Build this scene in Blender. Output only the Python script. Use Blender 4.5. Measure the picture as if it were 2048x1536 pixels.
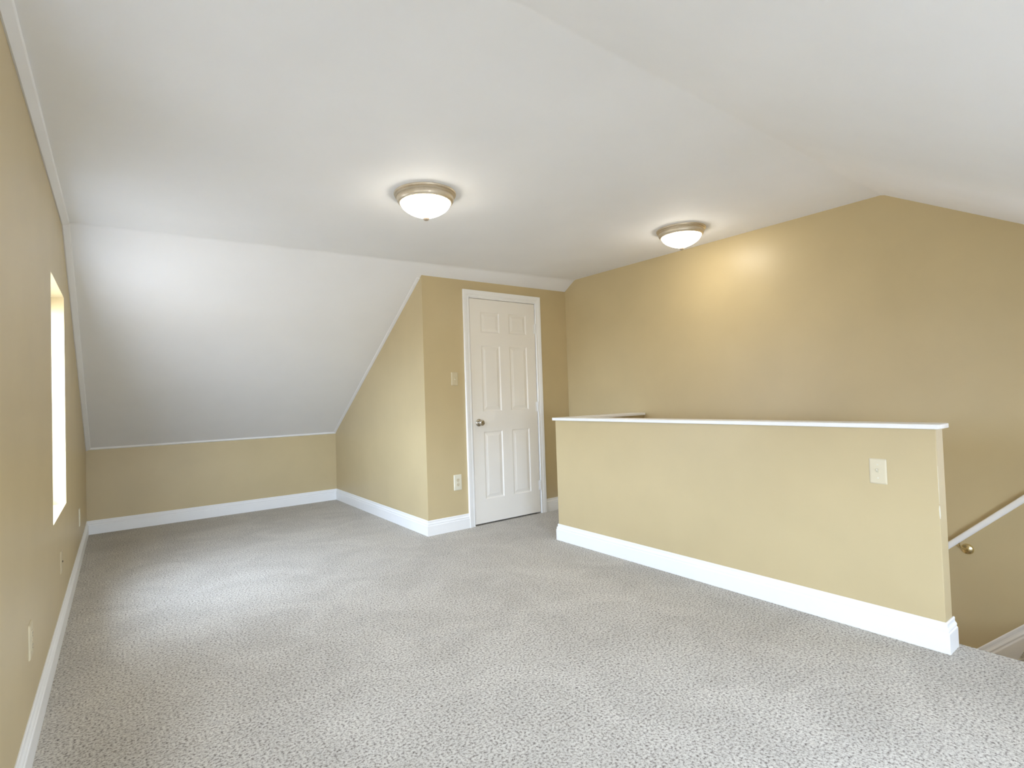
import bpy, bmesh, math, random
from mathutils import Vector, Matrix

for o in list(bpy.data.objects):
    bpy.data.objects.remove(o, do_unlink=True)
SC = bpy.context.scene
COL = SC.collection

# ------------------------------------------------------------------ room dimensions (metres)
XL, KL = -0.2363, 0.0047          # left gable wall, very slightly out of square
XA, XR = 2.0684, 3.7008           # alcove side wall, right gable wall
XH, XH2 = 2.7717, 2.862           # half wall around the stairs
YK, YD = 6.2314, 3.9637           # far knee wall, door wall
YC, YR = 3.8466, 1.1498           # creases of the flat ceiling
YH0, YH1, YHI = 0.7128, 3.13, 3.008
HK, HC, HR = 0.7821, 2.252, 2.2631
SLR = 0.5818
HH = 0.9348
YB = -0.60                        # rear knee wall behind the camera
YST = 0.41                        # top nosing of the stairs
XE = 2.905                        # floor edge beside the stairs
TH = 0.15

def xl(y): return XL + KL*(y-3)
def yc(x): return YC - 0.0203*(x-2)
def hc(x): return HC + 0.0196*(x-2)
def hr(x): return HR + 0.0056*(x-2)
def zceil(x, y):
    if y >= yc(x): return HK + (hc(x)-HK)*(YK-y)/(YK-yc(x))
    if y >= YR: return hr(x) + (hc(x)-hr(x))*(y-YR)/(yc(x)-YR)
    return hr(x) - SLR*(YR-y)

# ------------------------------------------------------------------ camera
cam_data = bpy.data.cameras.new('camera')
cam = bpy.data.objects.new('camera', cam_data)
COL.objects.link(cam)
cam_data.sensor_fit = 'HORIZONTAL'
cam_data.sensor_width = 36.0
cam_data.lens = 36.0*1054.83/2048.0
cam_data.clip_start = 0.02
yaw, pitch, roll = 0.6455, 0.025, -0.0329
fw = Vector((math.sin(yaw), math.cos(yaw), 0)); rt = Vector((math.cos(yaw), -math.sin(yaw), 0)); up = Vector((0, 0, 1))
fw2 = fw*math.cos(pitch) + up*math.sin(pitch)
up2 = up*math.cos(pitch) - fw*math.sin(pitch)
r3 = rt*math.cos(roll) + up2*math.sin(roll)
u3 = up2*math.cos(roll) - rt*math.sin(roll)
M = Matrix((r3, u3, -fw2)).transposed().to_4x4()
M.translation = Vector((0, 0, 1.1294))
cam.matrix_world = M
SC.camera = cam

# ------------------------------------------------------------------ sky and exposure
SKY = 11.0
LAMP = 14.0
world = bpy.data.worlds.new('overcast_sky'); SC.world = world
world.use_nodes = True
wn = world.node_tree; wn.nodes.clear()
wo = wn.nodes.new('ShaderNodeOutputWorld'); wb = wn.nodes.new('ShaderNodeBackground')
tc = wn.nodes.new('ShaderNodeTexCoord'); sx = wn.nodes.new('ShaderNodeSeparateXYZ')
rp = wn.nodes.new('ShaderNodeValToRGB'); mr = wn.nodes.new('ShaderNodeMapRange')
mr.inputs[1].default_value = -1; mr.inputs[2].default_value = 1
wn.links.new(tc.outputs['Generated'], sx.inputs[0]); wn.links.new(sx.outputs[2], mr.inputs[0])
wn.links.new(mr.outputs[0], rp.inputs[0]); 
# the cloud cover is thinner, and so brighter, towards the hidden sun on the left side of the house
dv = wn.nodes.new('ShaderNodeVectorMath'); dv.operation = 'DOT_PRODUCT'
dv.inputs[1].default_value = Vector((-0.72, -0.62, 0.36)).normalized()
g1 = wn.nodes.new('ShaderNodeMapRange'); g1.interpolation_type = 'SMOOTHSTEP'
g1.inputs[1].default_value = 0.1; g1.inputs[2].default_value = 1.0; g1.inputs[3].default_value = SKY; g1.inputs[4].default_value = SKY*2.2
wn.links.new(tc.outputs['Generated'], dv.inputs[0]); wn.links.new(dv.outputs['Value'], g1.inputs[0]); wn.links.new(g1.outputs[0], wb.inputs[1])
wn.links.new(rp.outputs[0], wb.inputs[0]); wn.links.new(wb.outputs[0], wo.inputs[0])
e = rp.color_ramp.elements
e[0].position = 0.0; e[0].color = (0.24, 0.24, 0.25, 1)
e[1].position = 1.0; e[1].color = (0.60, 0.73, 1.02, 1)
a = e.new(0.47); a.color = (0.29, 0.29, 0.31, 1)
a = e.new(0.53); a.color = (0.78, 0.91, 1.19, 1)
wb.inputs[1].default_value = SKY

def portal(loc, direction, w, h):
    l = bpy.data.lights.new('sky_portal', 'AREA'); l.shape = 'RECTANGLE'; l.size = w; l.size_y = h
    l.cycles.is_portal = True
    o = bpy.data.objects.new('sky_portal', l); COL.objects.link(o)
    o.location = loc; o.rotation_euler = Vector(direction).to_track_quat('-Z', 'Y').to_euler()
WIN = [(3.2491, 3.9915, 0.6058, 1.791), (1.42, 1.80, 0.80, 1.791)]   # y0, y1, z0, z1 in the left gable; the second is unseen, added for daylight
RWIN = (0.0, 1.55, 0.33, 1.12)                                          # x0, x1, z0, z1 in the rear wall, an unseen window added for daylight
GWIN = (-0.47, 0.24, 0.45, 1.19)                                         # y0, y1, z0, z1 in the right gable, out of view and added for more light
for (y0, y1, z0, z1) in WIN:
    portal((XL-TH-0.03, (y0+y1)/2, (z0+z1)/2), (1, 0, 0), y1-y0, z1-z0)
portal(((RWIN[0]+RWIN[1])/2, YB-TH-0.03, (RWIN[2]+RWIN[3])/2), (0, 1, 0), RWIN[1]-RWIN[0], RWIN[3]-RWIN[2])

portal((XR+TH+0.03, (GWIN[0]+GWIN[1])/2, (GWIN[2]+GWIN[3])/2), (-1, 0, 0), GWIN[1]-GWIN[0], GWIN[3]-GWIN[2])
portal((3.25, YH1+0.06, -1.4), (0, -1, 0), 0.76, 1.9)                    # unseen doorway added at the foot of the stairs to let daylight in

vs = SC.view_settings
vs.view_transform = 'Standard'; vs.look = 'None'; vs.gamma = 1.0; vs.exposure = 0.92; vs.use_curve_mapping = False

# ------------------------------------------------------------------ materials
def new_mat(name):
    m = bpy.data.materials.new(name); m.use_nodes = True
    nt = m.node_tree
    return m, nt, nt.nodes['Principled BSDF']
def srgb(r, g, b):
    f = lambda c: (c/255/12.92) if c/255 <= 0.04045 else ((c/255+0.055)/1.055)**2.4
    return (f(r), f(g), f(b), 1)
def pos(nt, scale=1.0):
    g = nt.nodes.new('ShaderNodeNewGeometry'); return g.outputs['Position']
def noise(nt, scale, detail=2, rough=0.5, dist=0.0):
    n = nt.nodes.new('ShaderNodeTexNoise'); n.inputs['Scale'].default_value = scale
    n.inputs['Detail'].default_value = detail; n.inputs['Roughness'].default_value = rough; n.inputs['Distortion'].default_value = dist
    nt.links.new(pos(nt), n.inputs['Vector']); return n
def ramp(nt, src, stops):
    r = nt.nodes.new('ShaderNodeValToRGB'); nt.links.new(src, r.inputs[0])
    el = r.color_ramp.elements
    el[0].position, el[0].color = stops[0]; el[1].position, el[1].color = stops[-1]
    for p, c in stops[1:-1]:
        q = el.new(p); q.color = c
    return r
def bump(nt, bsdf, src, strength, dist, prev=None):
    b = nt.nodes.new('ShaderNodeBump'); b.inputs['Strength'].default_value = strength; b.inputs['Distance'].default_value = dist
    nt.links.new(src, b.inputs['Height'])
    if prev: nt.links.new(prev.outputs[0], b.inputs['Normal'])
    nt.links.new(b.outputs[0], bsdf.inputs['Normal']); return b
def paint(name, c, rough, spec, var=0.03, orange=0.05, wav=0.0):
    m, nt, b = new_mat(name)
    n = noise(nt, 3.0, 3)
    lo = tuple(x*(1-var) for x in c[:3]) + (1,); hi = tuple(min(1, x*(1+var)) for x in c[:3]) + (1,)
    r = ramp(nt, n.outputs[0], [(0.3, lo), (0.7, hi)])
    nt.links.new(r.outputs[0], b.inputs['Base Color'])
    b.inputs['Roughness'].default_value = rough; b.inputs['Specular IOR Level'].default_value = spec
    p = bump(nt, b, noise(nt, 260, 2).outputs[0], orange, 0.001)
    if wav: bump(nt, b, noise(nt, 2.2, 1).outputs[0], wav, 0.05, p)
    return m
M_WALL = paint('tan_wall_paint', srgb(200, 181, 139), 0.40, 0.5)
M_CEIL = paint('white_ceiling_paint', srgb(240, 240, 241), 0.7, 0.25, 0.012, 0.03, 0.03)
M_TRIM = paint('white_trim_paint', srgb(245, 244, 241), 0.32, 0.5, 0.01, 0.02)
M_DOOR = paint('white_door_paint', srgb(243, 238, 228), 0.38, 0.5, 0.01, 0.03)
M_PLATE = paint('ivory_plastic', srgb(218, 206, 176), 0.35, 0.5, 0.01, 0.0)
M_PLATEW = paint('pale_ivory_plastic', srgb(228, 222, 200), 0.3, 0.5, 0.01, 0.0)
M_PAINTED = paint('overpainted_plastic', srgb(196, 180, 144), 0.4, 0.5, 0.01, 0.0)
M_SLOT = paint('dark_slot_plastic', srgb(70, 62, 48), 0.6, 0.3, 0.01, 0.0)
M_VINYL = paint('white_window_vinyl', srgb(236, 236, 236), 0.3, 0.5, 0.01, 0.0)
M_CHIP = paint('bare_corner_bead', srgb(226, 218, 196), 0.5, 0.4, 0.01, 0.0)
def metal(name, c, rough):
    m, nt, b = new_mat(name)
    b.inputs['Base Color'].default_value = c; b.inputs['Metallic'].default_value = 1
    n = noise(nt, 90, 2)
    r = ramp(nt, n.outputs[0], [(0.3, (rough*0.8,)*3+(1,)), (0.7, (rough*1.2,)*3+(1,))])
    nt.links.new(r.outputs[0], b.inputs['Roughness']); return m
M_NICKEL = metal('brushed_nickel', srgb(214, 203, 184), 0.46)
M_FINIAL = paint('matt_nickel_cap', srgb(176, 160, 142), 0.5, 0.5, 0.01, 0.0)
M_CREAM = paint('dull_cream_plastic', srgb(206, 192, 158), 0.4, 0.4, 0.01, 0.0)
M_JACK = paint('painted_brown_jack', srgb(122, 108, 80), 0.5, 0.4, 0.01, 0.0)
M_KNOB = metal('satin_knob_nickel', srgb(190, 184, 172), 0.22)
M_BRASS = metal('polished_brass', srgb(216, 200, 158), 0.24)
def dome_mat():
    m, nt, b = new_mat('lit_frosted_glass')
    b.inputs['Base Color'].default_value = (0.85, 0.83, 0.78, 1); b.inputs['Roughness'].default_value = 0.3
    b.inputs['Emission Color'].default_value = (1.0, 0.925, 0.79, 1); b.inputs['Emission Strength'].default_value = LAMP
    return m
M_DOME = dome_mat()
def glass_mat():
    m, nt, b = new_mat('window_glass')
    out = nt.nodes['Material Output']; t = nt.nodes.new('ShaderNodeBsdfTransparent'); g = nt.nodes.new('ShaderNodeBsdfGlossy')
    t.inputs[0].default_value = (0.94, 0.96, 0.95, 1); g.inputs['Roughness'].default_value = 0.02
    mx = nt.nodes.new('ShaderNodeMixShader'); mx.inputs[0].default_value = 0.06
    nt.links.new(t.outputs[0], mx.inputs[1]); nt.links.new(g.outputs[0], mx.inputs[2]); nt.links.new(mx.outputs[0], out.inputs[0])
    return m
M_GLASS = glass_mat()
def carpet_mat():
    m, nt, b = new_mat('grey_speckled_carpet')
    n1 = noise(nt, 108, 4, 0.68, 0.1)
    r1 = ramp(nt, n1.outputs[0], [(0.32, srgb(90, 80, 71)), (0.42, srgb(160, 150, 139)), (0.50, srgb(197, 190, 176)), (0.66, srgb(221, 215, 202))])
    n2 = noise(nt, 2.6, 4, 0.55, 1.2)          # pile brushed in different directions
    r2 = ramp(nt, n2.outputs[0], [(0.35, (0.86, 0.855, 0.85, 1)), (0.65, (1, 1, 1, 1))])
    mx = nt.nodes.new('ShaderNodeMix'); mx.data_type = 'RGBA'; mx.blend_type = 'MULTIPLY'; mx.inputs[0].default_value = 1
    nt.links.new(r1.outputs[0], mx.inputs[6]); nt.links.new(r2.outputs[0], mx.inputs[7])
    nt.links.new(mx.outputs[2], b.inputs['Base Color'])
    b.inputs['Roughness'].default_value = 1.0; b.inputs['Specular IOR Level'].default_value = 0.05
    b.inputs['Sheen Weight'].default_value = 0.15; b.inputs['Sheen Roughness'].default_value = 0.5
    p = bump(nt, b, n1.outputs[0], 0.5, 0.004)
    bump(nt, b, noise(nt, 420, 2).outputs[0], 0.4, 0.002, p)
    return m
M_CARPET = carpet_mat()

# ------------------------------------------------------------------ mesh helpers
def add_box(bm, x0, x1, y0, y1, z0, z1):
    v = [bm.verts.new((x, y, z)) for x in (x0, x1) for y in (y0, y1) for z in (z0, z1)]
    for f in ((0, 1, 3, 2), (4, 6, 7, 5), (0, 4, 5, 1), (2, 3, 7, 6), (0, 2, 6, 4), (1, 5, 7, 3)):
        bm.faces.new([v[i] for i in f])
    return v
def loft(bm, rings, closed=True, caps=True):
    vr = [[bm.verts.new(p) for p in r] for r in rings]
    n = len(vr[0])
    for a, b in zip(vr, vr[1:]):
        for i in range(n if closed else n-1):
            j = (i+1) % n
            bm.faces.new((a[i], a[j], b[j], b[i]))
    if caps:
        bm.faces.new(vr[0]); bm.faces.new(list(reversed(vr[-1])))
    return vr
def add_lathe(bm, prof, seg=48, mat=None):
    rings = []
    for r, z in prof:
        rings.append([(r*math.cos(2*math.pi*i/seg), r*math.sin(2*math.pi*i/seg), z) for i in range(seg)])
    vs_ = []
    for (r, z), ring in zip(prof, rings):
        if r < 1e-6:
            c = bm.verts.new((0, 0, z)); vs_.append([c]*seg)
        else: vs_.append([bm.verts.new(p) for p in ring])
    for a, b in zip(vs_, vs_[1:]):
        for i in range(seg):
            j = (i+1) % seg
            q = []
            for v in (a[i], a[j], b[j], b[i]):
                if v not in q: q.append(v)
            if len(q) > 2: bm.faces.new(q)
    allv = set(v for r in vs_ for v in r)
    if mat is not None: bmesh.ops.transform(bm, matrix=mat, verts=list(allv))
def add_tube(bm, pts, r, seg=14):
    pts = [Vector(p) for p in pts]; rings = []
    for i, p in enumerate(pts):
        d = (pts[min(i+1, len(pts)-1)] - pts[max(i-1, 0)]).normalized()
        q = d.to_track_quat('Z', 'Y'); rr = r[i] if isinstance(r, (list, tuple)) else r
        rings.append([p + q @ Vector((rr*math.cos(2*math.pi*k/seg), rr*math.sin(2*math.pi*k/seg), 0)) for k in range(seg)])
    loft(bm, rings)
def obj(name, bm, mat, parent=None, smooth=False, bev=0.0, seg=2, loc=None):
    bmesh.ops.recalc_face_normals(bm, faces=bm.faces[:])
    me = bpy.data.meshes.new(name); bm.to_mesh(me); bm.free()
    me.materials.append(mat)
    o = bpy.data.objects.new(name, me); COL.objects.link(o)
    if smooth:
        for p in me.polygons: p.use_smooth = True
    if bev:
        md = o.modifiers.new('bevel', 'BEVEL'); md.width = bev; md.segments = seg; md.limit_method = 'ANGLE'; md.angle_limit = math.radians(35)
    if smooth == 'auto':
        me.set_sharp_from_angle(angle=math.radians(35))
    if parent: o.parent = parent
    if loc is not None: o.location = loc
    return o
def struct(o, label, cat):
    o['kind'] = 'structure'; o['label'] = label; o['category'] = cat; return o
def thing(name, label, cat, loc=(0, 0, 0), group=None, kind=None):
    o = bpy.data.objects.new(name, None); COL.objects.link(o); o.location = loc
    o.empty_display_size = 0.05
    o['label'] = label; o['category'] = cat
    if group: o['group'] = group
    if kind: o['kind'] = kind
    return o

# ------------------------------------------------------------------ floor and stairs
bm = bmesh.new()
FT = 0.24
add_box(bm, XL-TH-0.05, XH, YB-TH, YK+0.1, -FT, 0)
add_box(bm, XH, XE, YB-TH, YH0, -FT, 0)
add_box(bm, XE, XR, YB-TH, YST, -FT, 0)
add_box(bm, XH, XR, YH1, YK+0.1, -FT, 0)
struct(obj('floor', bm, M_CARPET), 'grey speckled wall-to-wall carpet floor of the attic room', 'floor')

bm = bmesh.new()
STEP = 0.2
prof = [(YST, 0.0)]
for k in range(12):
    prof += [(YST+k*STEP, -(k+1)*STEP), (YST+(k+1)*STEP, -(k+1)*STEP)]
prof += [(YH1, -2.4), (YH1, -2.7), (YST, -2.7)]
prof[0] = (YST, -FT)
prof = [(YST, -STEP)] + prof[2:]
loft(bm, [[(x, y, z) for y, z in prof] for x in (XH2, XR)])
struct(obj('floor_stairs', bm, M_CARPET), 'carpeted stairs going down behind the half wall', 'stairs')

# ------------------------------------------------------------------ ceiling: two slopes and the flat part, one sheet
def ceil_profile(x):
    R = 0.022
    y0, y1, y2, y3 = YB-TH, YR, yc(x), YK+0.12
    pts = [(y0, hr(x)-SLR*(YR-y0))]
    pts += [(y1-0.012, hr(x)-SLR*0.012-0.0), (y1+0.012, zceil(x, y1+0.012))]
    pts += [(y1+(y2-y1)*k/6, zceil(x, y1+(y2-y1)*k/6)) for k in range(1, 6)]
    s = (hc(x)-HK)/(YK-y2)
    for k in range(5):                      # soft taped crease
        t = k/4
        ya, za = y2-R, zceil(x, y2-R); yb, zb = y2+R, hc(x)-s*R
        pts.append(((1-t)**2*ya+2*t*(1-t)*y2+t*t*yb, (1-t)**2*za+2*t*(1-t)*hc(x)+t*t*zb))
    pts.append((y3, HK-s*(y3-YK)))
    return pts
bm = bmesh.new()
xs = [XL-TH-0.05 + (XR+TH-XL+TH+0.05)*k/12 for k in range(13)]
rings = []
for x in xs:
    p = ceil_profile(x)
    rings.append([(x, y, z) for y, z in p] + [(x, y, z+0.16) for y, z in reversed(p)])
loft(bm, rings)
struct(obj('ceiling', bm, M_CEIL, smooth='auto'), 'white attic ceiling, flat in the middle and sloping at both sides', 'ceiling')

# ------------------------------------------------------------------ walls
def gable(bm, xa, xb, ys, zbot, holes=(), skew=False):
    """wall slab between xa and xb, its top following the ceiling; holes = (y0,y1,z0,z1)"""
    cuts = sorted(set(ys) | set(h[0] for h in holes) | set(h[1] for h in holes))
    X = (lambda x, y: x + KL*(y-3)) if skew else (lambda x, y: x)
    xin = xa if abs(xa-XL) < 1e-6 or abs(xa-XR) < 1e-6 else xb
    for y0, y1 in zip(cuts, cuts[1:]):
        t0, t1 = zceil(xin, y0)+0.012, zceil(xin, y1)+0.012
        spans = [(zbot, None)]
        for h in holes:
            if h[0]-1e-6 <= y0 and y1 <= h[1]+1e-6:
                spans = [(zbot, h[2]), (h[3], None)]
        for z0, z1 in spans:
            q = [(y0, z0), (y1, z0), (y1, t1 if z1 is None else z1), (y0, t0 if z1 is None else z1)]
            loft(bm, [[(X(x, y), y, z) for y, z in q] for x in (xa, xb)])
bm = bmesh.new()
gable(bm, XL-TH, XL, [YB-TH, YR, yc(XL), YK+0.1], -FT, WIN, skew=True)
struct(obj('wall_left', bm, M_WALL), 'tan left gable wall with a deep window opening', 'wall')
bm = bmesh.new()
gable(bm, XR, XR+TH, [YB-TH, YR, yc(XR), YD+0.85], -2.7, [GWIN])
struct(obj('wall_right', bm, M_WALL), 'tan right gable wall behind the stairs', 'wall')
bm = bmesh.new()
add_box(bm, XL-0.05, XA+0.1, YK, YK+0.1, -FT, HK+0.005)
struct(obj('wall_back', bm, M_WALL), 'low tan knee wall under the far slope', 'wall')
bm = bmesh.new()
tops = [(y, zceil(XA, y)+0.012) for y in (YD+0.0, YK)]
loft(bm, [[(x, y, z) for y, z in ((YD, 0), (YK, 0), (YK, tops[1][1]), (YD, tops[0][1]))] for x in (XA, XA+0.1)])
struct(obj('wall_alcove', bm, M_WALL), 'tan triangular side wall of the alcove under the slope', 'wall')
# door wall with its opening
DX0, DX1, DZ1 = 2.533, 3.2815, 2.03
HX0, HX1, HZ = DX0-0.022, DX1+0.022, DZ1+0.024
bm = bmesh.new()
def wall_piece(x0, x1, z0, top=None):
    z = [(x0, z0), (x1, z0), (x1, top or zceil(x1, YD)+0.012), (x0, top or zceil(x0, YD)+0.012)]
    zb = [(x0, z0), (x1, z0), (x1, top or zceil(x1, YD+0.1)+0.012), (x0, top or zceil(x0, YD+0.1)+0.012)]
    loft(bm, [[(x, YD, zz) for x, zz in z], [(x, YD+0.1, zz) for x, zz in zb]])
wall_piece(XA+0.1, HX0, 0); wall_piece(HX1, XR, 0); wall_piece(HX0, HX1, HZ)
loft(bm, [[(XA+0.0004, YD, z) for z in (0,)] + [(XA+0.1, YD, 0), (XA+0.1, YD, zceil(XA, YD)+0.012), (XA+0.0004, YD, zceil(XA, YD)+0.012)],
          [(XA+0.0004, YD-0.0012, 0), (XA+0.1, YD-0.0004, 0), (XA+0.1, YD-0.0004, zceil(XA, YD)+0.012), (XA+0.0004, YD-0.0012, zceil(XA, YD)+0.012)]])
struct(obj('wall_door', bm, M_WALL), 'tan wall around the white closet door', 'wall')
# closet behind the door, so that the gaps stay dark
bm = bmesh.new()
add_box(bm, XA+0.1, XR+TH, YD+0.75, YD+0.8, 0, zceil(XA, YD+0.75)+0.03)
struct(obj('wall_closet', bm, M_WALL), 'tan back wall of the closet behind the door', 'wall')
# rear knee wall behind the camera, its window added to bring in daylight
bm = bmesh.new()
zt = zceil(0, YB)+0.012
rx0, rx1, rz0, rz1 = RWIN
for (x0, x1, z0, z1) in ((XL-0.05, rx0, -FT, zt), (rx1, XR, -FT, zt), (rx0, rx1, -FT, rz0), (rx0, rx1, rz1, zt)):
    add_box(bm, x0, x1, YB-TH, YB, z0, z1)
struct(obj('wall_rear', bm, M_WALL), 'tan rear knee wall with an added wide window', 'wall')
# half wall
bm = bmesh.new()
q = [(XH, YH0), (XH2, YH0), (XH2, YHI), (XR, YHI), (XR, YH1), (XH, YH1)]
def rounded_prism(bm, q, z0, z1):
    loft(bm, [[(x, y, z) for x, y in q] for z in (z0, z1)])
rounded_prism(bm, q, 0.0, HH)
HALF = struct(obj('wall_half', bm, M_WALL, bev=0.003), 'beige half wall around the stair opening', 'wall')
bm = bmesh.new()
add_box(bm, XH, XH2, YH0, YH1, -2.7, -FT+0.24); 
for (x0, x1, z0, z1) in ((XH2, XR, -0.45, 0), (XH2, XH2+0.03, -2.7, -0.45), (XR-0.03, XR, -2.7, -0.45), (XH2+0.03, XR-0.03, -2.7, -2.38)):  # leaves the added doorway open for daylight from below
    add_box(bm, x0, x1, YHI, YH1, z0, z1)
add_box(bm, XH2-0.08, XE-0.02, YST, YH0, -2.7, -FT)
add_box(bm, XH2, XR, YST-0.1, YST, -2.7, -FT)
struct(obj('wall_stairwell', bm, M_WALL), 'tan walls of the stairwell below the floor', 'wall')
# worn corner where the paint has come off
random.seed(4)
for (z, h, w) in ((0.585, 0.055, 0.0035), (0.70, 0.16, 0.0009)):
    bm = bmesh.new()
    ring = []
    n = 9
    for side in (-1, 1):
        for k in range(n):
            t = k/(n-1); zz = z - h/2 + h*(t if side < 0 else 1-t)
            ring.append((side*w*(0.35+0.65*math.sin(math.pi*(t if side < 0 else 1-t)))*(0.7+0.5*random.random()), zz))
    d = Vector((1, -1, 0)).normalized(); nrm = Vector((-1, -1, 0)).normalized()
    c = Vector((XH, YH0, 0))
    loft(bm, [[c + d*(u+0.0) + nrm*(off) + Vector((0, 0, zz)) for u, zz in ring] for off in (-0.0016, -0.0004)])
    ch = obj('paint_chip', bm, M_CHIP, HALF); ch['label'] = 'bare white chip on the half wall corner'

# half wall cap (L-shaped board)
bm = bmesh.new()
OV = 0.02
q = [(XH-OV, YH0-OV), (XH2+OV, YH0-OV), (XH2+OV, YHI-OV), (XR-0.001, YHI-OV), (XR-0.001, YH1+OV), (XH-OV, YH1+OV)]
def chamfer_poly(q, idx, r):
    out = []
    n = len(q)
    for i, p in enumerate(q):
        if i in idx:
            a = Vector(q[i-1]+(0,)); b = Vector(p+(0,)); c = Vector(q[(i+1) % n]+(0,))
            s = b+(a-b).normalized()*r; e2 = b+(c-b).normalized()*r
            for t in (0, .25, .5, .75, 1):
                v = (1-t)**2*s+2*t*(1-t)*b+t*t*e2; out.append((v.x, v.y))
        else: out.append(p)
    return out
q = chamfer_poly(q, (0, 1, 5), 0.012)
rounded_prism(bm, q, HH+0.0005, HH+0.022)
struct(obj('trim_1', bm, M_TRIM, bev=0.004, seg=3, smooth='auto'), 'white L-shaped cap board on top of the half wall', 'trim')

# ------------------------------------------------------------------ baseboards
BP = [(0, 0.0), (0.0145, 0.0), (0.0150, 0.004), (0.0150, 0.080), (0.0140, 0.0835), (0.0112, 0.0865), (0.0112, 0.0915), (0.0125, 0.0945),
      (0.0105, 0.1000), (0.0070, 0.1045), (0.0052, 0.110), (0.0060, 0.1145), (0.0058, 0.1215), (0.0030, 0.1250), (0, 0.1250)]
def baseboard(name, p0, p1, n, m0, m1, label, parent_bm=None):
    """run from p0 to p1; n = direction into the room; m = +1 outside corner, -1 inside corner, 0 square end"""
    bm = parent_bm or bmesh.new()
    p0 = Vector(p0+(0,)); p1 = Vector(p1+(0,)); n = Vector(n+(0,)); d = (p1-p0).normalized()
    loft(bm, [[p + d*(s*t) + n*t + Vector((0, 0, h)) for t, h in BP] for p, s in ((p0, -m0), (p1, m1))])
    if parent_bm: return None
    return struct(obj(name, bm, M_TRIM), label, 'baseboard')
baseboard('baseboard_left', (xl(YB), YB), (xl(YK), YK), (1, 0), -1, -1, 'white baseboard along the left gable wall')
baseboard('baseboard_back', (xl(YK), YK), (XA, YK), (0, -1), -1, -1, 'white baseboard along the low knee wall')
baseboard('baseboard_alcove', (XA, YK), (XA, YD), (-1, 0), -1, 1, 'white baseboard along the alcove side wall')
CX0, CX1 = 2.478, 3.352
baseboard('baseboard_door_left', (XA, YD-0.0005), (CX0, YD-0.0005), (0, -1), 1, 0, 'white baseboard from the alcove corner to the door casing')
baseboard('baseboard_door_right', (CX1, YD), (XR, YD), (0, -1), 0, -1, 'white baseboard right of the closet door')
baseboard('baseboard_right', (XR, YD), (XR, YH1), (-1, 0), -1, -1, 'white baseboard on the right gable wall behind the half wall')
baseboard('baseboard_half_back', (XR, YH1), (XH, YH1), (0, 1), -1, 1, 'white baseboard on the rear side of the half wall')
baseboard('baseboard_half', (XH, YH1), (XH, YH0), (-1, 0), 1, 1, 'white baseboard along the long face of the half wall')
baseboard('baseboard_half_end', (XH, YH0), (XH2+0.012, YH0), (0, -1), 1, 0, 'short white baseboard on the end of the half wall')
baseboard('baseboard_rear', (XR, YB), (xl(YB), YB), (0, 1), -1, -1, 'white baseboard along the rear knee wall')

# sloping skirt board beside the stairs, on the right gable wall
bm = bmesh.new()
SK = [(0, 0), (0.0030, 0.0), (0.0060, -0.004), (0.0060, -0.012), (0.0052, -0.018), (0.0072, -0.024), (0.0115, -0.030), (0.0130, -0.034),
      (0.0112, -0.037), (0.0112, -0.041), (0.0145, -0.045), (0.0155, -0.048), (0.0155, -0.42), (0, -0.42)]
sd = Vector((0, -0.7071, 0.7071)); sn = Vector((0, 0.7071, 0.7071))
c0 = Vector((XR, 0.814, -0.300))
loft(bm, [[c0 + sd*s + sn*h + Vector((-t, 0, 0)) for t, h in SK] for s in (-2.95, 0.57)])
struct(obj('trim_2', bm, M_TRIM), 'white sloping skirt board beside the stairs', 'trim')
baseboard('baseboard_landing', (XR, YB), (XR, 0.36), (-1, 0), -1, 0, 'white baseboard at the top of the stairs')

# ------------------------------------------------------------------ white strips along the ceiling
def strip(name, line, dx, label, th=0.020):
    """line: list of (x, y) under the ceiling; strip of width dx in x and 12 mm thick, following the slope"""
    bm = bmesh.new(); rings = []
    for x, y in line:
        z0, z1 = zceil(x, y), zceil(x+dx, y)
        w = dx
        rings.append([(x, y, z0+0.004), (x, y, z0-th*0.85), (x+w*0.16, y, z0-th), (x+w*0.90, y, z1-th*0.45), (x+w, y, z1-th*0.2), (x+w, y, z1+0.004)])
    loft(bm, rings)
    return struct(obj(name, bm, M_CEIL), label, 'trim')
ys = [YB+0.01, YR] + [YR+(yc(XL)-YR)*k/4 for k in range(1, 4)] + [yc(XL)-0.04, yc(XL), yc(XL)+0.04] + [yc(XL)+(YK-yc(XL))*k/4 for k in range(1, 4)] + [YK-0.002]
strip('trim_3', [(xl(y), y) for y in ys], 0.036, 'white strip where the ceiling meets the left gable wall')
strip('trim_4', [(XA, y) for y in (YD+0.030, YD+0.8, YD+1.6, YK-0.002)], -0.028, 'white strip along the slope above the alcove side wall', 0.007)
bm = bmesh.new()
s = (hc(1)-HK)/(YK-yc(1))
loft(bm, [[(x, YK, HK+0.01), (x, YK, HK-0.013), (x, YK-0.012, HK-0.013+0.007), (x, YK-0.016, HK+0.016*s+0.006)] for x in (xl(YK)+0.001, XA-0.001)])
struct(obj('trim_5', bm, M_TRIM), 'thin white strip along the top of the low knee wall', 'trim')

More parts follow.
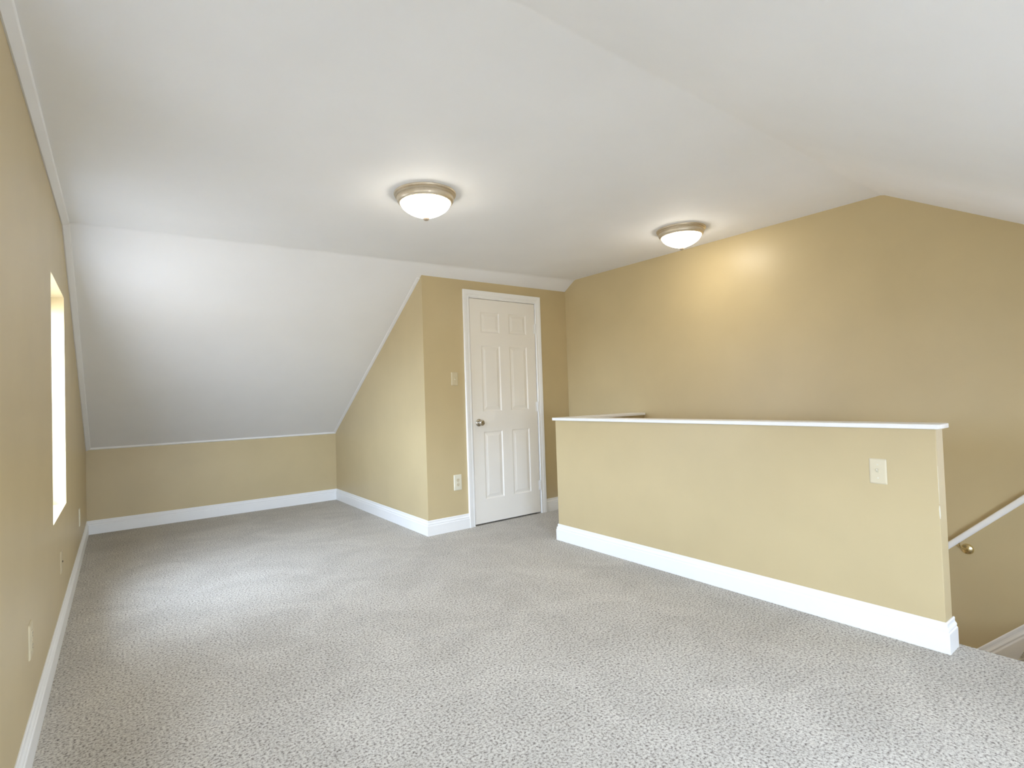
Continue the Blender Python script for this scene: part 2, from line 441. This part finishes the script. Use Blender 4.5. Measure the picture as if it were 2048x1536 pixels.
# ------------------------------------------------------------------ closet door
door = thing('door_1', 'white six-panel closet door with nickel knob', 'door', (DX0, YD, 0), kind='structure')
def at_door(bm): bmesh.ops.translate(bm, verts=bm.verts[:], vec=(-DX0, -YD, 0))
bm = bmesh.new()
FY = YD-0.004
X0, X1, Z0, Z1 = DX0, DX1-0.003, 0.014, DZ1-0.003
PX = [(2.648, 2.856), (2.965, 3.173)]
PZ = [(0.222, 0.828), (1.008, 1.606), (1.722, 1.912)]
xsg = sorted([X0, X1] + [v for p in PX for v in p]); zsg = sorted([Z0, Z1] + [v for p in PZ for v in p])
gv = {}
def V(x, y, z):
    k = (round(x, 5), round(y, 5), round(z, 5))
    if k not in gv: gv[k] = bm.verts.new((x, y, z))
    return gv[k]
for xa, xb in zip(xsg, xsg[1:]):
    for za, zb in zip(zsg, zsg[1:]):
        if (xa, xb) in PX and (za, zb) in PZ:
            R = [(0, 0), (0.010, 0.0060), (0.016, 0.0068), (0.040, 0.0016), (0.042, 0.0012)]
            rr = [[V(xa+i, FY+d, za+i), V(xb-i, FY+d, za+i), V(xb-i, FY+d, zb-i), V(xa+i, FY+d, zb-i)] for i, d in R]
            for a_, b_ in zip(rr, rr[1:]):
                for i in range(4):
                    bm.faces.new((a_[i], a_[(i+1) % 4], b_[(i+1) % 4], b_[i]))
            bm.faces.new(rr[-1])
        else:
            bm.faces.new((V(xa, FY, za), V(xb, FY, za), V(xb, FY, zb), V(xa, FY, zb)))
bnd = [ed for ed in bm.edges if len(ed.link_faces) == 1]
ex = bmesh.ops.extrude_edge_only(bm, edges=bnd)
nv = [g for g in ex['geom'] if isinstance(g, bmesh.types.BMVert)]
for v in nv: v.co.y = FY+0.035
be = [g for g in ex['geom'] if isinstance(g, bmesh.types.BMEdge)]
bmesh.ops.contextual_create(bm, geom=[ed for ed in be if all(v in nv for v in ed.verts)])
at_door(bm)
leaf = obj('door_leaf', bm, M_DOOR, door)
# jamb and stop
bm = bmesh.new()
g = 0.0035
for (x0, x1, z0, z1) in ((HX0, DX0-g, 0, HZ), (DX1+g*0.6, HX1, 0, HZ), (DX0-g, DX1+g*0.6, DZ1+0.001, HZ)):
    add_box(bm, x0, x1, YD-0.006, YD+0.1, z0, z1)
for (x0, x1, z0, z1) in ((DX0-g, DX0+0.012, 0, HZ-0.02), (DX1-0.012, DX1+g*0.6, 0, HZ-0.02), (DX0, DX1, DZ1-0.012, DZ1+0.002)):
    add_box(bm, x0, x1, YD+0.034, YD+0.046, z0, z1)
at_door(bm)
obj('door_jamb', bm, M_TRIM, door)
# casing: mitred, with a stepped profile
bm = bmesh.new()
CP = [(0.0, 0.0), (0.0, 0.011), (0.004, 0.0135), (0.016, 0.0135), (0.019, 0.0115), (0.023, 0.0150), (0.040, 0.0175), (0.054, 0.0185), (0.058, 0.0165), (0.058, 0.0)]
xi0, xi1, zi = DX0-0.008+0.001, DX1+0.008, DZ1+0.010
path = [(xi0, 0, -1, 0), (xi0, zi, -1, 1), (xi1, zi, 1, 1), (xi1, 0, 1, 0)]
loft(bm, [[(x + sx_*w*1.05, YD-t, z + sz_*w*1.05) for w, t in CP] for x, z, sx_, sz_ in path])
at_door(bm)
obj('door_casing', bm, M_TRIM, door)
# knob
bm = bmesh.new()
KX, KZ = 2.596, 0.911
rotk = Matrix.Translation((KX, FY, KZ)) @ Matrix.Rotation(math.radians(90), 4, 'X')
kn = thing_knob = None
add_lathe(bm, [(0, 0.0), (0.033, 0.0), (0.033, 0.004), (0.030, 0.008), (0.022, 0.011), (0.013, 0.013), (0.0115, 0.020), (0.0115, 0.030), (0.016, 0.034),
               (0.0235, 0.040), (0.0265, 0.047), (0.0265, 0.055), (0.0240, 0.062), (0.0190, 0.066), (0.0150, 0.0665), (0.0140, 0.064), (0, 0.063)], 40, rotk)
at_door(bm)
knob = obj('door_knob', bm, M_KNOB, door, smooth='auto'); knob['label'] = 'satin nickel round door knob'
# hinges
for hz in (0.27, 1.03, 1.785):
    bm = bmesh.new()
    hx = DX1+0.0
    for k in range(5):
        z0 = hz-0.045+k*0.018
        rings = [[(hx+0.0055*math.cos(2*math.pi*i/16), FY-0.004+0.0055*math.sin(2*math.pi*i/16), z) for i in range(16)] for z in (z0+0.0005, z0+0.0175)]
        loft(bm, rings)
    add_lathe(bm, [(0, 0.050), (0.004, 0.049), (0.006, 0.046), (0.006, 0.045)], 16, Matrix.Translation((hx, FY-0.004, hz)))
    add_box(bm, hx-0.020, hx+0.014, FY-0.0022, FY+0.0005, hz-0.045, hz+0.045)
    at_door(bm)
    obj('hinge', bm, M_TRIM, door)

# ------------------------------------------------------------------ windows
def window(name, label, origin, ux, depth_dir, w, h):
    """double-hung vinyl window filling an opening; origin = lower corner at the outer face, ux along the width"""
    root = thing(name, label, 'window', origin, kind='structure')
    U = Vector(ux); D = Vector(depth_dir); Z = Vector((0, 0, 1))
    def bar(bm, u0, u1, z0, z1, d0, d1):
        pts = [U*u + D*dd + Z*z for u in (u0, u1) for dd in (d0, d1) for z in (z0, z1)]
        v = [bm.verts.new(p) for p in pts]
        for f in ((0, 1, 3, 2), (4, 6, 7, 5), (0, 4, 5, 1), (2, 3, 7, 6), (0, 2, 6, 4), (1, 5, 7, 3)): bm.faces.new([v[i] for i in f])
    bm = bmesh.new(); t = 0.028
    for a_ in ((0, t, 0, h), (w-t, w, 0, h), (t, w-t, 0, t), (t, w-t, h-t, h)): bar(bm, *a_, 0.0, 0.075)
    obj('window_frame', bm, M_VINYL, root, bev=0.003)
    for (z0, z1, d0) in ((t, h/2+0.018, 0.042), (h/2-0.018, h-t, 0.010)):
        bm = bmesh.new(); s_ = 0.030
        u0, u1 = t, w-t
        for a_ in ((u0, u0+s_, z0, z1), (u1-s_, u1, z0, z1), (u0+s_, u1-s_, z0, z0+s_), (u0+s_, u1-s_, z1-s_, z1)): bar(bm, *a_, d0, d0+0.028)
        sash = obj('window_sash', bm, M_VINYL, root, bev=0.003)
        bm = bmesh.new(); bar(bm, u0+s_-0.005, u1-s_+0.005, z0+s_-0.005, z1-s_+0.005, d0+0.012, d0+0.016)
        p = obj('window_pane', bm, M_GLASS, sash)
    return root
for i, (y0, y1, z0, z1) in enumerate(WIN):
    lab = ['window in the deep opening of the left wall, beside the alcove', 'added unseen window in the left wall beside the camera, for daylight'][i]
    window('window_%d' % (i+1), lab, (XL-TH-0.005, y0, z0), (0, 1, 0), (1, 0, 0), y1-y0, z1-z0)
window('window_3', 'added unseen wide window in the rear knee wall, for daylight', (rx0, YB-TH+0.005, rz0), (1, 0, 0), (0, 1, 0), rx1-rx0, rz1-rz0)

window('window_4', 'added unseen window in the right gable wall at the head of the stairs, for daylight', (XR+TH+0.005, GWIN[0], GWIN[2]), (0, 1, 0), (-1, 0, 0), GWIN[1]-GWIN[0], GWIN[3]-GWIN[2])

# ------------------------------------------------------------------ ceiling lights
def ceiling_light(label, x, y):
    root = thing('ceiling_light', label, 'ceiling light', (x, y, zceil(x, y)), 'flush ceiling lights')
    nx = -(zceil(x+0.1, y)-zceil(x-0.1, y))/0.2; ny = -(zceil(x, y+0.1)-zceil(x, y-0.1))/0.2
    root.rotation_euler = Vector((nx, ny, 1)).to_track_quat('Z', 'Y').to_euler()
    bm = bmesh.new()
    add_lathe(bm, [(0, 0.004), (0.166, 0.004), (0.168, -0.003), (0.166, -0.008), (0.160, -0.010), (0.160, -0.013), (0.1615, -0.016), (0.158, -0.020), (0.153, -0.0215),
                   (0.153, -0.0245), (0.154, -0.028), (0.152, -0.038), (0.147, -0.047), (0.141, -0.0515), (0.137, -0.052), (0.135, -0.049), (0.132, -0.044), (0, -0.040)], 96)
    obj('mounting_pan', bm, M_NICKEL, root, smooth='auto')
    bm = bmesh.new()
    prof = [(0.1335, -0.046)]
    for k in range(1, 17):
        a_ = math.pi/2*k/16
        prof.append((0.1335*math.cos(a_)**1.75 if k < 16 else 0.0, -0.049-0.083*math.sin(a_)))
    add_lathe(bm, prof, 72)
    d = obj('glass_dome', bm, M_DOME, root, smooth=True); d['label'] = 'glowing frosted glass dome'
    bm = bmesh.new()
    add_lathe(bm, [(0.006, -0.127), (0.0165, -0.1285), (0.0175, -0.134), (0.015, -0.139), (0.012, -0.142), (0.007, -0.1445), (0, -0.145)], 28)
    obj('finial', bm, M_FINIAL, root, smooth='auto')
    return root
ceiling_light('lit dome ceiling light at the middle of the flat ceiling, away from walls', 1.362, 2.538)
ceiling_light('lit dome ceiling light close to the right gable wall', 3.205, 2.215)

# ------------------------------------------------------------------ switches and outlets
def frame_of(loc, normal):
    n = Vector(normal); u = Vector((0, 0, 1)).cross(n)       # u runs to the right when facing the plate
    m = Matrix((u, Vector((0, 0, 1)), n)).transposed().to_4x4(); m.translation = Vector(loc); return m
def plate_bm(w, h, t=0.0055, e=0.005):
    bm = bmesh.new()
    rings = []
    for i, d in ((0.0, 0.0), (0.0, 0.0015), (0.0015, 0.0035), (e, t), (e+0.004, t+0.0003)):
        a_, b_ = w/2-i, h/2-i; r = 0.004
        ring = []
        for sx_, sy_, a0 in ((1, 1, 0), (-1, 1, 90), (-1, -1, 180), (1, -1, 270)):
            for k in range(5):
                an = math.radians(a0+90*k/4)
                ring.append((sx_*(a_-r)+r*math.cos(an), sy_*(b_-r)+r*math.sin(an), d))
        rings.append(ring)
    loft(bm, rings); return bm
def screw(root, x, y, mat, t):
    bm = bmesh.new()
    add_lathe(bm, [(0.0034, t-0.001), (0.0034, t+0.0006), (0.0022, t+0.0013), (0, t+0.0014)], 16, Matrix.Translation((x, y, 0)))
    add_box(bm, x-0.0028, x+0.0028, y-0.0004, y+0.0004, t+0.0012, t+0.0016)
    obj('screw', bm, mat, root)
def switch(label, loc, normal, w, h, mat, tmat, down=False):
    root = thing('light_switch', label, 'light switch'); root.matrix_world = frame_of(loc, normal)
    obj('plate', plate_bm(w, h), mat, root, smooth='auto')
    bm = bmesh.new()
    sg = -1 if down else 1
    add_box(bm, -0.0053, 0.0053, -0.0125, 0.0125, 0.003, 0.0068)
    obj('collar', bm, mat, root, bev=0.0008)
    bm = bmesh.new()
    rings = []
    for k, (yy, zz, s_) in enumerate(((0, 0.0045, 1.0), (sg*0.0045, 0.010, 0.92), (sg*0.0085, 0.0165, 0.85), (sg*0.0095, 0.0180, 0.6))):
        rings.append([(sx_*0.0042*s_, yy+sy_*0.0052*s_, zz - sg*sy_*0.0018) for sx_, sy_ in ((1, 1), (-1, 1), (-1, -1), (1, -1))])
    loft(bm, rings)
    tg = obj('toggle', bm, tmat, root, bev=0.0009)
    for yy in (-h*0.262, h*0.262): screw(root, 0, yy, tmat, 0.0058)
    return root
def outlet(label, loc, normal, w, h, mat, rmat):
    root = thing('electrical_outlet', label, 'electrical outlet'); root.matrix_world = frame_of(loc, normal)
    obj('plate', plate_bm(w, h), mat, root, smooth='auto')
    for sy_ in (-1, 1):
        cy_ = sy_*0.0195
        bm = bmesh.new(); ring = []
        for k in range(32):
            an = 2*math.pi*k/32
            ring.append((0.0172*math.cos(an), cy_+max(-0.0138, min(0.0138, 0.0172*math.sin(an)))))
        loft(bm, [[(x, y, z) for x, y in ring] for z in (0.004, 0.0078)])
        rc = obj('receptacle', bm, rmat, root, bev=0.0008)
        bm = bmesh.new()
        add_box(bm, -0.0073, -0.0053, cy_+0.0005, cy_+0.0085, 0.0070, 0.0081); add_box(bm, 0.0053, 0.0073, cy_+0.0005, cy_+0.0075, 0.0070, 0.0081)
        add_lathe(bm, [(0.0026, 0.0070), (0.0026, 0.0081), (0, 0.0081)], 16, Matrix.Translation((0, cy_-0.0065, 0)))
        sl = obj('slots', bm, M_SLOT, rc); sl['label'] = 'dark plug slots'
    screw(root, 0, 0, rmat, 0.0058)
    return root
switch('ivory toggle light switch on the half wall', (XH, 0.932, 0.738), (-1, 0, 0), 0.070, 0.115, M_PLATE, M_PLATEW)
switch('small ivory light switch on the tan wall left of the door', (2.3605, YD-0.001, 1.305), (0, -1, 0), 0.068, 0.116, M_CREAM, M_CREAM, True)
outlet('ivory electrical outlet low on the tan wall left of the door', (2.3615, YD-0.001, 0.408), (0, -1, 0), 0.078, 0.134, M_PLATEW, M_PLATE)
outlet('ivory electrical outlet low on the left wall, nearest the camera', (xl(2.43), 2.425, 0.366), (1, 0, 0), 0.072, 0.118, M_CREAM, M_CREAM)
outlet('ivory electrical outlet low on the left wall, beside the alcove corner', (xl(5.15), 5.155, 0.335), (1, 0, 0), 0.075, 0.130, M_PLATEW, M_PLATE)
jk = thing('wall_jack', 'tan-painted cable jack plate on the left wall below the window', 'wall jack'); jk.matrix_world = frame_of((xl(3.6), 3.60, 0.360), (1, 0, 0))
obj('plate', plate_bm(0.070, 0.115), M_PAINTED, jk, smooth='auto')
bm = bmesh.new()
add_lathe(bm, [(0.0055, 0.004), (0.0055, 0.0075), (0.0045, 0.0080), (0.0045, 0.010), (0.0035, 0.0105), (0, 0.0100)], 20)
obj('jack', bm, M_JACK, jk)

# ------------------------------------------------------------------ handrail
hrail = thing('handrail', 'white wooden handrail on brass brackets going down the stairs', 'handrail', (XR, 0.84, 0.2))
RX = XR-0.062
rd = Vector((0, -0.7255, 0.688)).normalized(); rn = Vector((0, rd.z, -rd.y))
base = Vector((RX, 0.8965, 0.2475))
def on_rail(bm): bmesh.ops.translate(bm, verts=bm.verts[:], vec=(-XR, -0.84, -0.2))
bm = bmesh.new()
sec = [(-0.017, -0.0145), (0.017, -0.0145), (0.020, -0.011), (0.0215, -0.004), (0.0205, 0.005), (0.016, 0.0125), (0.008, 0.0155), (-0.008, 0.0155), (-0.016, 0.0125), (-0.0205, 0.005), (-0.0215, -0.004), (-0.020, -0.011)]
loft(bm, [[base + rd*s_ + Vector((u, 0, 0)) + rn*v for u, v in sec] for s_ in (-2.75, 1.02)])
on_rail(bm)
obj('rail', bm, M_TRIM, hrail, bev=0.002, smooth='auto')
for s_ in (0.035, -1.1, -2.3, 0.93):
    c = base + rd*s_
    foot = c - rn*0.0135
    bm = bmesh.new()
    wallp = Vector((XR, c.y-0.031, c.z-0.050))
    add_tube(bm, [foot+Vector((0, 0, 0.004)), foot+Vector((0.001, 0, -0.008)), foot+Vector((0.008, -0.004, -0.020)), foot+(wallp-foot)*0.5+Vector((0.002, 0, -0.013)), wallp+Vector((-0.012, 0, 0.000)), wallp+Vector((-0.003, 0, 0))],
             [0.0052, 0.0052, 0.0056, 0.0062, 0.0078, 0.0085])
    add_box(bm, foot.x-0.012, foot.x+0.012, foot.y-0.0010, foot.y+0.001, foot.z-0.003, foot.z+0.003)
    on_rail(bm)
    br = obj('bracket', bm, M_BRASS, hrail, smooth='auto')
    br['label'] = 'brass bracket'
    bm = bmesh.new()
    add_lathe(bm, [(0, -0.001), (0.0275, -0.001), (0.0285, 0.002), (0.027, 0.006), (0.024, 0.011), (0.016, 0.014), (0.010, 0.016), (0, 0.0165)], 36,
              Matrix.Translation(wallp) @ Matrix.Rotation(math.radians(-90), 4, 'Y'))
    on_rail(bm)
    obj('rosette', bm, M_BRASS, br, smooth='auto')
